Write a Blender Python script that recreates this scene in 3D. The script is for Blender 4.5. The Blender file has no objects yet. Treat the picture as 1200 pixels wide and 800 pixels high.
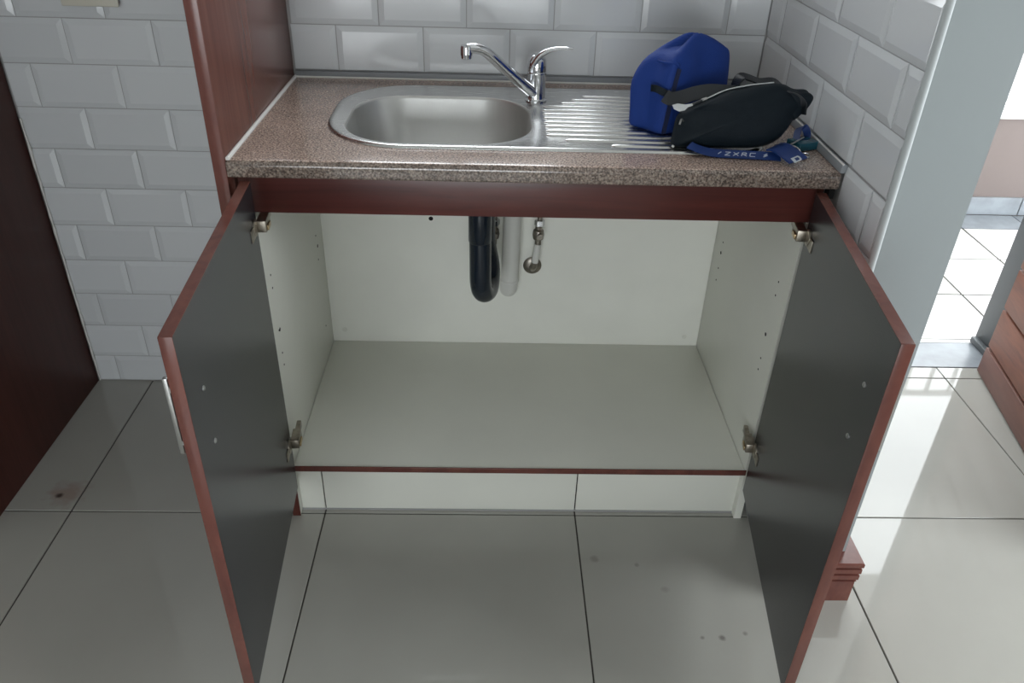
import bpy, bmesh, math, random
from mathutils import Vector, Matrix, noise

random.seed(7)
scene = bpy.context.scene
C = scene.collection

# ------------------------------------------------------------------ camera
cam_d = bpy.data.cameras.new('camera')
cam_d.sensor_width = 36.0
cam_d.lens = 933.976 / 1200.0 * 36.0
cam_d.clip_start = 0.02
cam = bpy.data.objects.new('camera', cam_d)
C.objects.link(cam)
_rt = Vector((0.999488, -0.016402, 0.027472)); _up = Vector((-0.014325, 0.53834, 0.842606)); _fw = Vector((0.028609, 0.842568, -0.53783))
_m = Matrix((_rt, _up, -_fw)).transposed().to_4x4()
_m.translation = Vector((0.50629, -1.40549, 1.40407))
cam.matrix_world = _m
scene.camera = cam

# ------------------------------------------------------------------ world, light, exposure
SKY = 7.5
w = bpy.data.worlds.new('world'); scene.world = w
w.use_nodes = True
bg = w.node_tree.nodes['Background']
bg.inputs['Color'].default_value = (0.92, 0.97, 1.0, 1)
bg.inputs['Strength'].default_value = SKY
scene.view_settings.view_transform = 'Standard'
scene.view_settings.look = 'None'
scene.view_settings.gamma = 1.0
scene.view_settings.use_curve_mapping = False
scene.view_settings.exposure = 0.0
# openings of the room: balcony door (back right) and the window in the opposite wall
DOOR = (1.32, 2.145, 0.0, 2.35)          # x0 x1 z0 z1
REAR = (-0.8, 0.95, 0.3, 1.6)
ADDED_SIDEW = (-1.6, -0.3, 0.1, 2.15)          # y0 y1 z0 z1, unseen window added in the far right wall to brighten the floor
SINKW = (0.05, 0.76, 1.225, 2.45)         # window above the sink, over the top of the picture
def portal(name, loc, rot, sx, sy):
    l = bpy.data.lights.new(name, 'AREA'); l.shape = 'RECTANGLE'; l.size = sx; l.size_y = sy
    l.cycles.is_portal = True
    o = bpy.data.objects.new(name, l); C.objects.link(o); o.location = loc; o.rotation_euler = rot
portal('portal_balcony_door', ((DOOR[0]+DOOR[1])/2, 0.86, (DOOR[2]+DOOR[3])/2), (math.radians(-90), 0, 0), DOOR[1]-DOOR[0], DOOR[3]-DOOR[2])
portal('portal_sink_window', ((SINKW[0]+SINKW[1])/2, 0.86, (SINKW[2]+SINKW[3])/2), (math.radians(-90), 0, 0), SINKW[1]-SINKW[0], SINKW[3]-SINKW[2])
portal('portal_added_side_window', (2.86, (ADDED_SIDEW[0]+ADDED_SIDEW[1])/2, (ADDED_SIDEW[2]+ADDED_SIDEW[3])/2), (0, math.radians(90), 0), ADDED_SIDEW[3]-ADDED_SIDEW[2], ADDED_SIDEW[1]-ADDED_SIDEW[0])
portal('portal_rear_window', ((REAR[0]+REAR[1])/2, -3.66, (REAR[2]+REAR[3])/2), (math.radians(90), 0, 0), REAR[1]-REAR[0], REAR[3]-REAR[2])

# ------------------------------------------------------------------ materials
def nodes(name):
    m = bpy.data.materials.new(name); m.use_nodes = True
    nt = m.node_tree
    return m, nt, nt.nodes['Principled BSDF']
def plain(name, col, rough=0.5, metal=0.0, var=0.0, bump=0.0, bscale=60.0, mottle=0.0, mscale=3.0, mcol=None, spec=0.5, sheen=0.0):
    m, nt, b = nodes(name)
    b.inputs['Base Color'].default_value = (*col, 1)
    b.inputs['Roughness'].default_value = rough
    b.inputs['Metallic'].default_value = metal
    b.inputs['Specular IOR Level'].default_value = spec
    if sheen: b.inputs['Sheen Weight'].default_value = sheen
    tc = nt.nodes.new('ShaderNodeTexCoord')
    src = None
    if mottle > 0:
        n = nt.nodes.new('ShaderNodeTexNoise'); n.inputs['Scale'].default_value = mscale; n.inputs['Detail'].default_value = 6
        geo = nt.nodes.new('ShaderNodeNewGeometry')
        nt.links.new(geo.outputs['Position'], n.inputs['Vector'])
        r = nt.nodes.new('ShaderNodeValToRGB')
        r.color_ramp.elements[0].position = 0.35; r.color_ramp.elements[1].position = 0.7
        mc = mcol or tuple(c * (1 - mottle) for c in col)
        r.color_ramp.elements[0].color = (*col, 1); r.color_ramp.elements[1].color = (*mc, 1)
        nt.links.new(n.outputs['Fac'], r.inputs['Fac']); src = r.outputs['Color']
    if var > 0:
        oi = nt.nodes.new('ShaderNodeObjectInfo')
        mr = nt.nodes.new('ShaderNodeMapRange'); mr.inputs['To Min'].default_value = 1 - var; mr.inputs['To Max'].default_value = 1 + var * 0.3
        nt.links.new(oi.outputs['Random'], mr.inputs['Value'])
        mx = nt.nodes.new('ShaderNodeMix'); mx.data_type = 'RGBA'; mx.blend_type = 'MULTIPLY'; mx.inputs[0].default_value = 1
        if src: nt.links.new(src, mx.inputs[6])
        else: mx.inputs[6].default_value = (*col, 1)
        nt.links.new(mr.outputs['Result'], mx.inputs[7]); src = mx.outputs[2]
    if src: nt.links.new(src, b.inputs['Base Color'])
    if bump > 0:
        n2 = nt.nodes.new('ShaderNodeTexNoise'); n2.inputs['Scale'].default_value = bscale; n2.inputs['Detail'].default_value = 4
        nt.links.new(tc.outputs['Object'], n2.inputs['Vector'])
        bp = nt.nodes.new('ShaderNodeBump'); bp.inputs['Strength'].default_value = bump; bp.inputs['Distance'].default_value = 0.004
        nt.links.new(n2.outputs['Fac'], bp.inputs['Height']); nt.links.new(bp.outputs['Normal'], b.inputs['Normal'])
    return m
def wood(name, c1, c2, rough=0.3, scale=(26, 26, 1.6), coat=0.0, spec=0.5):
    m, nt, b = nodes(name)
    geo = nt.nodes.new('ShaderNodeNewGeometry')
    mp = nt.nodes.new('ShaderNodeMapping'); mp.inputs['Scale'].default_value = scale
    nt.links.new(geo.outputs['Position'], mp.inputs['Vector'])
    n = nt.nodes.new('ShaderNodeTexNoise'); n.inputs['Scale'].default_value = 1.4; n.inputs['Detail'].default_value = 8; n.inputs['Roughness'].default_value = 0.65; n.inputs['Distortion'].default_value = 0.6
    nt.links.new(mp.outputs['Vector'], n.inputs['Vector'])
    r = nt.nodes.new('ShaderNodeValToRGB')
    r.color_ramp.elements[0].position = 0.3; r.color_ramp.elements[1].position = 0.72
    r.color_ramp.elements[0].color = (*c1, 1); r.color_ramp.elements[1].color = (*c2, 1)
    nt.links.new(n.outputs['Fac'], r.inputs['Fac']); nt.links.new(r.outputs['Color'], b.inputs['Base Color'])
    b.inputs['Roughness'].default_value = rough; b.inputs['Coat Weight'].default_value = coat; b.inputs['Specular IOR Level'].default_value = spec
    return m
def granite(name, k_=1.0, tint=(1, 1, 1)):
    m, nt, b = nodes(name)
    geo = nt.nodes.new('ShaderNodeNewGeometry')
    v = nt.nodes.new('ShaderNodeTexVoronoi'); v.inputs['Scale'].default_value = 380
    n = nt.nodes.new('ShaderNodeTexNoise'); n.inputs['Scale'].default_value = 290; n.inputs['Detail'].default_value = 3
    n3 = nt.nodes.new('ShaderNodeTexNoise'); n3.inputs['Scale'].default_value = 9; n3.inputs['Detail'].default_value = 3
    for q in (v, n, n3): nt.links.new(geo.outputs['Position'], q.inputs['Vector'])
    r = nt.nodes.new('ShaderNodeValToRGB'); e = r.color_ramp.elements
    e[0].position = 0.33; e[0].color = (0.09, 0.07, 0.06, 1)
    e[1].position = 0.68; e[1].color = (0.45, 0.385, 0.335, 1)
    k = e.new(0.44); k.color = (0.195, 0.15, 0.13, 1)
    k = e.new(0.54); k.color = (0.31, 0.25, 0.22, 1)
    nt.links.new(n.outputs['Fac'], r.inputs['Fac'])
    r2 = nt.nodes.new('ShaderNodeValToRGB'); e = r2.color_ramp.elements
    e[0].position = 0.0; e[0].color = (0.55, 0.52, 0.50, 1); e[1].position = 1.0; e[1].color = (1.25, 1.1, 1.0, 1)
    sep = nt.nodes.new('ShaderNodeSeparateColor'); nt.links.new(v.outputs['Color'], sep.inputs['Color'])
    nt.links.new(sep.outputs['Red'], r2.inputs['Fac'])
    mx = nt.nodes.new('ShaderNodeMix'); mx.data_type = 'RGBA'; mx.blend_type = 'MULTIPLY'; mx.inputs[0].default_value = 0.7
    nt.links.new(r.outputs['Color'], mx.inputs[6]); nt.links.new(r2.outputs['Color'], mx.inputs[7])
    mx2 = nt.nodes.new('ShaderNodeMix'); mx2.data_type = 'RGBA'; mx2.blend_type = 'OVERLAY'; mx2.inputs[0].default_value = 0.35
    nt.links.new(mx.outputs[2], mx2.inputs[6]); nt.links.new(n3.outputs['Fac'], mx2.inputs[7])
    nt.links.new(mx2.outputs[2], b.inputs['Base Color'])
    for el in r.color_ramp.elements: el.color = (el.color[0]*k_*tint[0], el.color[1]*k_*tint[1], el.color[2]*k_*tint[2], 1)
    b.inputs['Roughness'].default_value = 0.17; b.inputs['Coat Weight'].default_value = 0.6; b.inputs['Coat Roughness'].default_value = 0.12
    return m
def steel(name, col, rough, stretch, amt=0.12):
    m, nt, b = nodes(name)
    b.inputs['Base Color'].default_value = (*col, 1); b.inputs['Metallic'].default_value = 1.0
    geo = nt.nodes.new('ShaderNodeNewGeometry')
    mp = nt.nodes.new('ShaderNodeMapping'); mp.inputs['Scale'].default_value = stretch
    nt.links.new(geo.outputs['Position'], mp.inputs['Vector'])
    n = nt.nodes.new('ShaderNodeTexNoise'); n.inputs['Scale'].default_value = 8; n.inputs['Detail'].default_value = 5
    nt.links.new(mp.outputs['Vector'], n.inputs['Vector'])
    mr = nt.nodes.new('ShaderNodeMapRange'); mr.inputs['To Min'].default_value = rough - amt; mr.inputs['To Max'].default_value = rough + amt
    nt.links.new(n.outputs['Fac'], mr.inputs['Value']); nt.links.new(mr.outputs['Result'], b.inputs['Roughness'])
    return m

M = {}
M['tile'] = plain('white_glazed_tile', (0.62, 0.64, 0.655), 0.11, var=0.05, bump=0.05, bscale=9)
M['grout'] = plain('grey_grout', (0.36, 0.36, 0.36), 0.9, bump=0.3, bscale=200)
M['floor'] = plain('polished_porcelain', (0.405, 0.40, 0.365), 0.035, var=0.03, mottle=0.10, mscale=2.2)
def floor_marks(m, marks):
    nt = m.node_tree; b = nt.nodes['Principled BSDF']; src = b.inputs['Base Color'].links[0].from_socket
    geo = nt.nodes.new('ShaderNodeNewGeometry')
    nz = nt.nodes.new('ShaderNodeTexNoise'); nz.inputs['Scale'].default_value = 38; nz.inputs['Detail'].default_value = 5
    nt.links.new(geo.outputs['Position'], nz.inputs['Vector'])
    for x, y, r, col, amt in marks:
        vm = nt.nodes.new('ShaderNodeVectorMath'); vm.operation = 'DISTANCE'; vm.inputs[1].default_value = (x, y, 0)
        nt.links.new(geo.outputs['Position'], vm.inputs[0])
        ad = nt.nodes.new('ShaderNodeMath'); ad.operation = 'MULTIPLY_ADD'; ad.inputs[1].default_value = r*1.6; nt.links.new(nz.outputs['Fac'], ad.inputs[0]); nt.links.new(vm.outputs['Value'], ad.inputs[2])
        mr = nt.nodes.new('ShaderNodeMapRange'); mr.inputs['From Min'].default_value = r*1.1; mr.inputs['From Max'].default_value = r*1.9; mr.inputs['To Min'].default_value = amt; mr.inputs['To Max'].default_value = 0.0
        nt.links.new(ad.outputs[0], mr.inputs['Value'])
        mx = nt.nodes.new('ShaderNodeMix'); mx.data_type = 'RGBA'; nt.links.new(mr.outputs['Result'], mx.inputs[0]); nt.links.new(src, mx.inputs[6]); mx.inputs[7].default_value = (*col, 1); src = mx.outputs[2]
    nt.links.new(src, b.inputs['Base Color'])
DARK = (0.12, 0.11, 0.10)
floor_marks(M['floor'], [(-0.53, 0.07, 0.05, (0.26, 0.15, 0.125), 0.5), (-0.545, 0.060, 0.010, (0.05, 0.035, 0.03), 0.9), (0.96, -0.343, 0.006, DARK, 0.6), (1.001, -0.343, 0.008, DARK, 0.7), (1.052, -0.333, 0.006, DARK, 0.5), (0.851, -0.149, 0.007, DARK, 0.4), (0.756, -0.132, 0.012, DARK, 0.35), (0.905, -0.217, 0.010, DARK, 0.25)])
M['floor_grout'] = plain('dark_floor_grout', (0.035, 0.03, 0.026), 0.9)
M['paint'] = plain('grey_white_paint', (0.255, 0.282, 0.287), 0.5, bump=0.05, bscale=30)
M['bead'] = plain('pale_grey_bead', (0.42, 0.45, 0.455), 0.55)
M['room_paint'] = plain('room_paint', (0.62, 0.62, 0.60), 0.7, bump=0.05, bscale=30)
M['ceiling'] = plain('ceiling_paint', (0.75, 0.75, 0.73), 0.8, bump=0.05)
M['melamine'] = plain('white_melamine', (0.80, 0.805, 0.735), 0.38, mottle=0.05, mscale=4)
M['back'] = plain('white_hardboard', (0.89, 0.895, 0.83), 0.5, mottle=0.05, mscale=6)
M['mahogany'] = wood('mahogany_veneer', (0.105, 0.038, 0.030), (0.175, 0.068, 0.050), 0.26)
M['mahogany_dark'] = wood('dark_mahogany_veneer', (0.064, 0.020, 0.015), (0.100, 0.032, 0.024), 0.45, spec=0.18)
M['mahogany_edge'] = wood('mahogany_edging', (0.105, 0.036, 0.030), (0.175, 0.062, 0.046), 0.22, scale=(14, 14, 5))
M['mahogany_h'] = wood('mahogany_rail_grain', (0.055, 0.015, 0.013), (0.115, 0.03, 0.024), 0.32, scale=(1.6, 26, 30))
M['door_inner'] = wood('dark_door_lacquer', (0.015, 0.017, 0.021), (0.026, 0.025, 0.029), 0.26, scale=(20, 3, 1))
M['granite'] = granite('brown_granite_laminate', 1.5)  # colour raised so the top reads as more strongly lit
M['granite_edge_shaded'] = granite('grey_brown_granite_edge_shaded', 0.72, (0.97, 1.0, 1.0))  # greyer edge tone, darkened further as if less lit than the top
M['steel'] = steel('brushed_steel', (0.62, 0.62, 0.61), 0.27, (2, 40, 20), 0.012)
M['bowl'] = steel('bowl_steel', (0.60, 0.60, 0.585), 0.44, (60, 60, 1.5))
M['chrome'] = plain('chrome', (0.72, 0.73, 0.75), 0.07, 1.0)
M['dull_chrome'] = plain('tarnished_chrome', (0.36, 0.33, 0.29), 0.35, 1.0, mottle=0.5, mscale=60)
M['nickel'] = plain('hinge_nickel', (0.42, 0.38, 0.32), 0.35, 1.0, mottle=0.4, mscale=80)
M['brass'] = plain('hinge_brass_screw', (0.55, 0.42, 0.25), 0.3, 1.0)
M['silver'] = plain('brushed_aluminium', (0.50, 0.50, 0.49), 0.35, 1.0)
M['strip'] = plain('grey_aluminium_strip', (0.24, 0.255, 0.27), 0.45, 0.0)
M['sealant'] = plain('white_sealant', (0.72, 0.71, 0.68), 0.5)
M['black_pipe'] = plain('black_plastic_pipe', (0.010, 0.016, 0.026), 0.22)
M['pvc'] = plain('white_pvc', (0.70, 0.70, 0.67), 0.35)
M['hole'] = plain('dark_hole', (0.01, 0.01, 0.01), 0.9)
M['plate'] = plain('beige_plastic_plate', (0.60, 0.58, 0.50), 0.4)
M['blue'] = plain('blue_nylon', (0.008, 0.038, 0.22), 0.7, bump=0.25, bscale=500, spec=0.3)
M['blue_ribbon'] = plain('blue_ribbon', (0.008, 0.032, 0.15), 0.5)
M['black'] = plain('black_nylon', (0.0035, 0.0085, 0.0135), 0.6, bump=0.2, bscale=600, spec=0.22)
M['navy'] = plain('navy_tape', (0.006, 0.012, 0.05), 0.7)
M['black_gloss'] = plain('black_zip_tape', (0.010, 0.013, 0.017), 0.38)
M['ink'] = plain('white_print', (0.50, 0.54, 0.58), 0.6)
M['label_grey'] = plain('grey_rubber_tag', (0.55, 0.57, 0.57), 0.5)
M['teal'] = plain('teal_plastic', (0.012, 0.075, 0.11), 0.25)
M['stone'] = plain('grey_stone_tile', (0.30, 0.33, 0.36), 0.3, var=0.12, mottle=0.3, mscale=12)
M['balc'] = plain('white_balcony_tile', (0.74, 0.73, 0.70), 0.4, var=0.04, mottle=0.08, mscale=3)
M['balc_grout'] = plain('brown_balcony_grout', (0.06, 0.055, 0.05), 0.9)
M['parapet'] = plain('pinkish_plaster', (0.20, 0.165, 0.155), 0.85, bump=0.2, bscale=40)
M['white'] = plain('white_gloss_paint', (0.80, 0.80, 0.80), 0.35)
M['frame'] = plain('grey_door_frame', (0.10, 0.112, 0.118), 0.45)
M['plank'] = wood('orange_brown_door_wood', (0.10, 0.028, 0.014), (0.24, 0.075, 0.034), 0.5, scale=(3, 3, 24))
M['rail'] = wood('brown_door_rail_wood', (0.13, 0.05, 0.034), (0.17, 0.066, 0.044), 0.5, scale=(3, 3, 24))
M['far_wall'] = plain('far_pale_wall', (0.62, 0.63, 0.66), 0.8)
M['glass_dark'] = plain('far_window_glass', (0.05, 0.06, 0.08), 0.1)
M['ground'] = plain('pale_street', (0.45, 0.44, 0.43), 0.9, mottle=0.2, mscale=0.6)

# ------------------------------------------------------------------ mesh helpers
def box(bm, x0, x1, y0, y1, z0, z1, bev=0.0, seg=2):
    vs = [bm.verts.new(p) for p in ((x0,y0,z0),(x1,y0,z0),(x1,y1,z0),(x0,y1,z0),(x0,y0,z1),(x1,y0,z1),(x1,y1,z1),(x0,y1,z1))]
    fs = [bm.faces.new([vs[i] for i in f]) for f in ((3,2,1,0),(4,5,6,7),(0,1,5,4),(1,2,6,5),(2,3,7,6),(3,0,4,7))]
    if bev > 0:
        es = set()
        for f in fs: es.update(f.edges)
        bmesh.ops.bevel(bm, geom=list(es), offset=bev, segments=seg, profile=0.5, affect='EDGES', clamp_overlap=True)
def prism_x(bm, prof, x0, x1):
    a = [bm.verts.new((x0, y, z)) for y, z in prof]; b = [bm.verts.new((x1, y, z)) for y, z in prof]
    n = len(prof)
    for i in range(n): bm.faces.new((a[i], a[(i+1) % n], b[(i+1) % n], b[i]))
    bm.faces.new(a[::-1]); bm.faces.new(b)
def frame_at(pts):
    out = []; up = None
    for i, p in enumerate(pts):
        a = pts[max(0, i-1)]; b = pts[min(len(pts)-1, i+1)]
        t = (b - a).normalized()
        if up is None:
            r = Vector((0, 0, 1)) if abs(t.z) < 0.9 else Vector((0, 1, 0))
        else: r = up
        s = t.cross(r).normalized(); up = s.cross(t).normalized()
        out.append((p, s, up))
    return out
def tube(bm, pts, rad, n=16, cap=True, flat=1.0):
    pts = [Vector(p) for p in pts]
    if not hasattr(rad, '__len__'): rad = [rad] * len(pts)
    rings = []
    for (p, s, u), r in zip(frame_at(pts), rad):
        rings.append([bm.verts.new(p + s * math.cos(2*math.pi*k/n) * r + u * math.sin(2*math.pi*k/n) * r * flat) for k in range(n)])
    for a, b in zip(rings, rings[1:]):
        for k in range(n): bm.faces.new((a[k], a[(k+1) % n], b[(k+1) % n], b[k]))
    if cap: bm.faces.new(rings[0][::-1]); bm.faces.new(rings[-1])
def lathe(bm, prof, center, n=28, axis='z'):
    cx = Vector(center); rings = []
    for r, h in prof:
        ring = []
        for k in range(n):
            a = 2*math.pi*k/n; c, s = math.cos(a)*r, math.sin(a)*r
            v = {'z': (c, s, h), 'y': (c, h, -s), 'x': (h, c, s)}[axis]
            ring.append(bm.verts.new(cx + Vector(v)))
        rings.append(ring)
    for a, b in zip(rings, rings[1:]):
        for k in range(n): bm.faces.new((a[k], a[(k+1) % n], b[(k+1) % n], b[k]))
    bm.faces.new(rings[0][::-1]); bm.faces.new(rings[-1])
def catmull(pts, per=6, closed=False):
    P = [Vector(p) for p in pts]; n = len(P); out = []
    rng = range(n) if closed else range(n-1)
    for i in rng:
        if closed: a, b, c, d = P[(i-1) % n], P[i], P[(i+1) % n], P[(i+2) % n]
        else: a, b, c, d = P[max(i-1, 0)], P[i], P[i+1], P[min(i+2, n-1)]
        for k in range(per):
            t = k / per
            out.append(0.5 * ((2*b) + (c-a)*t + (2*a-5*b+4*c-d)*t*t + (3*b-a-3*c+d)*t*t*t))
    if not closed: out.append(P[-1])
    return out
def ribbon(bm, pts, wdir, width, thick=0.0016):
    """flat band: pts centre line, wdir width direction (vector or list)"""
    pts = [Vector(p) for p in pts]; n = len(pts); rows = []
    for i, p in enumerate(pts):
        t = (pts[min(n-1, i+1)] - pts[max(0, i-1)]).normalized()
        wd = Vector(wdir[i] if isinstance(wdir, list) else wdir)
        wd = (wd - t * wd.dot(t)).normalized(); nn = t.cross(wd).normalized()
        ww = (width[i] if isinstance(width, list) else width) / 2
        rows.append([bm.verts.new(p + wd*a*ww + nn*b*thick/2) for a, b in ((-1,-1),(1,-1),(1,1),(-1,1))])
    for a, b in zip(rows, rows[1:]):
        for k in range(4): bm.faces.new((a[k], a[(k+1) % 4], b[(k+1) % 4], b[k]))
    bm.faces.new(rows[0][::-1]); bm.faces.new(rows[-1])
WORLD = {}
def link(name, mesh, parent=None, local=False):
    o = bpy.data.objects.new(name, mesh); C.objects.link(o)
    if parent is not None:
        o.parent = parent
        if not local: o.matrix_parent_inverse = WORLD.get(parent.name, Matrix.Identity(4)).inverted()
    return o
def mk(name, bm, mat, parent=None, smooth=False, local=False, angle=40):
    bmesh.ops.recalc_face_normals(bm, faces=bm.faces[:])
    me = bpy.data.meshes.new(name); bm.to_mesh(me); bm.free()
    me.materials.append(M[mat])
    if smooth:
        for p in me.polygons: p.use_smooth = True
        me.set_sharp_from_angle(angle=math.radians(angle))
    return link(name, me, parent, local)
def mkbox(name, mat, *b, bev=0.0, parent=None, local=False, seg=2):
    bm = bmesh.new(); box(bm, *b, bev=bev, seg=seg)
    return mk(name, bm, mat, parent, smooth=bev > 0, local=local)
def empty(name, loc=(0, 0, 0), rz=0.0):
    o = bpy.data.objects.new(name, None); C.objects.link(o); o.location = loc; o.rotation_euler = (0, 0, rz); o.empty_display_size = 0.1
    WORLD[o.name] = Matrix.Translation(Vector(loc)) @ Matrix.Rotation(rz, 4, 'Z')
    return o
def tag(o, label, cat, group=None):
    o['label'] = label; o['category'] = cat
    if group: o['group'] = group
    return o
def struct(o, label=None, cat=None):
    o['kind'] = 'structure'
    if label: o['label'] = label
    if cat: o['category'] = cat
    return o

# ================================================================== STRUCTURE
XL, XR, YB = 0.033, 1.145, 0.548
TS, TX, TY = 0.60772, 0.1143, 0.00815
# ---- floor
fl = mkbox('floor', 'floor_grout', -2.0, 2.8, -3.6, 0.69, -0.12, -0.0025)
struct(fl, 'polished ivory floor tiles with dark joints', 'floor')
_ft = {}
def floor_tile(x0, x1, y0, y1, parent, mat, name, top=0.0, th=0.01, gap=0.0032, bev=0.0012):
    w_, h_ = round(x1-x0-gap, 4), round(y1-y0-gap, 4)
    if w_ < 0.01 or h_ < 0.01: return
    key = (w_, h_, mat, top, th)
    if key not in _ft:
        bm = bmesh.new(); box(bm, 0, w_, 0, h_, -th, 0, bev=bev, seg=1)
        bmesh.ops.recalc_face_normals(bm, faces=bm.faces[:])
        me = bpy.data.meshes.new(name); bm.to_mesh(me); bm.free(); me.materials.append(M[mat]); _ft[key] = me
    o = link(name, _ft[key], parent, True); o.location = (x0 + gap/2, y0 + gap/2, top)
for i in range(-4, 6):
    for j in range(-6, 2):
        x0, x1 = max(-2.0, TX + i*TS), min(2.8, TX + (i+1)*TS)
        y0, y1 = max(-3.6, TY + j*TS), min(0.677, TY + (j+1)*TS)
        if x1 - x0 > 0.02 and y1 - y0 > 0.02: floor_tile(x0, x1, y0, y1, fl, 'floor', 'floor_tile')

# ---- walls
def multi(name, mat, boxes, parent=None):
    bm = bmesh.new()
    for b in boxes: box(bm, *b)
    return mk(name, bm, mat, parent)
wb = multi('wall_back', 'grout', [(-2.0, SINKW[0], 0.552, 0.85, -0.1, 2.6), (SINKW[1], XR+0.004, 0.552, 0.85, -0.1, 2.6), (SINKW[0], SINKW[1], 0.552, 0.85, -0.1, SINKW[2]), (SINKW[0], SINKW[1], 0.552, 0.85, SINKW[3], 2.6)])
struct(wb, 'back wall covered in white metro tiles', 'wall')
wo = multi('wall_balcony', 'room_paint', [(XR+0.004, DOOR[0], 0.68, 0.85, -0.1, 2.6), (2.2, 2.8, 0.68, 0.85, -0.1, 2.6), (DOOR[0], 2.2, 0.68, 0.85, DOOR[3], 2.6)])
struct(wo, 'outer wall around the balcony doorway', 'wall')
wr = multi('wall_right', 'grout', [(XR+0.004, 1.276, -0.208, 0.68, -0.1, 2.6)])
struct(wr, 'wall beside the counter clad in bevelled tiles', 'wall')
wre = multi('wall_rear', 'room_paint', [(-2.0, REAR[0], -3.75, -3.6, -0.1, 2.6), (REAR[1], 2.8, -3.75, -3.6, -0.1, 2.6), (REAR[0], REAR[1], -3.75, -3.6, -0.1, REAR[2]), (REAR[0], REAR[1], -3.75, -3.6, REAR[3], 2.6)])
struct(wre, 'wall opposite the sink with a window', 'wall')
struct(multi('wall_left', 'room_paint', [(-2.15, -2.0, -3.75, 0.85, -0.1, 2.6)]), 'left wall of the kitchen', 'wall')
struct(multi('wall_far_right', 'room_paint', [(2.8, 2.95, -3.75, ADDED_SIDEW[0], -0.1, 2.6), (2.8, 2.95, ADDED_SIDEW[1], 0.85, -0.1, 2.6), (2.8, 2.95, ADDED_SIDEW[0], ADDED_SIDEW[1], -0.1, ADDED_SIDEW[2]), (2.8, 2.95, ADDED_SIDEW[0], ADDED_SIDEW[1], ADDED_SIDEW[3], 2.6)]), 'far right wall of the kitchen', 'wall')
struct(multi('ceiling', 'ceiling', [(-2.15, 2.95, -3.75, 0.85, 2.6, 2.72)]), 'white ceiling', 'ceiling')
# painted end cap of the right wall with its rounded bead
bm = bmesh.new(); box(bm, XR+0.005, 1.277, -0.216, -0.2085, 0.0, 2.6)
ec = mk('end_face', bm, 'paint', wr)
bm = bmesh.new(); box(bm, 1.2762, 1.2775, -0.2155, 0.68, 0.0, 2.6)
mk('side_face', bm, 'paint', wr)
bm = bmesh.new()
tube(bm, [(XR+0.0045, -0.212, 0.0), (XR+0.0045, -0.212, 2.6)], 0.0065, 14)
mk('corner_bead', bm, 'bead', wr, smooth=True)

# ---- metro tiles
_tm = {}
def metro_mesh(w_, h_, cut):
    key = (round(w_, 4), round(h_, 4), cut)
    if key in _tm: return _tm[key]
    bw = 0.013
    l, r, b, t = [0.0015 if c else bw for c in cut]
    d0, d1, d2 = 0.0, -0.0022, -0.0056
    def ring(i0, i1, j0, j1, y): return [(i0, y, j0), (i1, y, j0), (i1, y, j1), (i0, y, j1)]
    l = min(l, w_*0.45); r = min(r, w_*0.45); b = min(b, h_*0.45); t = min(t, h_*0.45)
    R = [ring(0, w_, 0, h_, d0), ring(0, w_, 0, h_, d1), ring(l, w_-r, b, h_-t, d2)]
    bm = bmesh.new(); rs = [[bm.verts.new(p) for p in q] for q in R]
    for a, c in zip(rs, rs[1:]):
        for k in range(4): bm.faces.new((a[k], a[(k+1) % 4], c[(k+1) % 4], c[k]))
    bm.faces.new(rs[-1])
    bmesh.ops.recalc_face_normals(bm, faces=bm.faces[:])
    if sum(f.normal.y for f in bm.faces) > 0: bmesh.ops.reverse_faces(bm, faces=bm.faces[:])
    me = bpy.data.meshes.new('wall_tile'); bm.to_mesh(me); bm.free(); me.materials.append(M['tile']); _tm[key] = me
    return me
ROW0, RP, CP, G = 0.087, 0.10345, 0.2026, 0.0022
def tile_section(parent, a0, a1, z0, z1, offs, place):
    """a = coordinate along the wall; offs(k) joint offset of row k"""
    for k in range(-1, 30):
        zb, zt = ROW0 + k*RP, ROW0 + (k+1)*RP
        cb = zb < z0 - 1e-4; ct = zt > z1 + 1e-4
        b, t = max(zb, z0), min(zt, z1)
        if t - b < 0.012: continue
        o = offs(k); i = math.floor((a0 - o) / CP)
        while o + i*CP < a1:
            l, r = o + i*CP, o + (i+1)*CP
            cl, cr = l < a0 - 1e-4, r > a1 + 1e-4
            l2, r2 = max(l, a0), min(r, a1); i += 1
            if r2 - l2 < 0.012: continue
            place(l2 + G/2, b + G/2, r2 - l2 - G, t - b - G, (cl, cr, cb, ct))
def place_back(l, b, w_, h_, cut):
    o = link('wall_tile', metro_mesh(w_, h_, cut), wb, True); o.location = (l, 0.5530, b)
    o.rotation_euler = (random.uniform(-.004, .004), 0, random.uniform(-.004, .004))
tile_section(wb, -0.648, 0.008, 0.003, 1.64, lambda k: -0.486 if k % 2 == 0 else -0.587, place_back)
tile_section(wb, 0.035, XR, 0.9155, 1.224, lambda k: 0.1395 if k % 2 == 0 else 0.2405, place_back)
def place_right(l, b, w_, h_, cut):
    # l runs along -y : a = -y
    o = link('wall_tile', metro_mesh(w_, h_, cut), wr, True); o.location = (XR + 0.0050, -l, b)
    o.rotation_euler = (0, random.uniform(-.004, .004), math.radians(-90) + random.uniform(-.004, .004))
tile_section(wr, -0.545, 0.206, 0.9185, 1.64, lambda k: 0.045 if k % 2 == 0 else 0.1505, place_right)
tile_section(wr, 0.036, 0.206, 0.003, 0.9165, lambda k: 0.045 if k % 2 == 0 else 0.1505, place_right)

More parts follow.
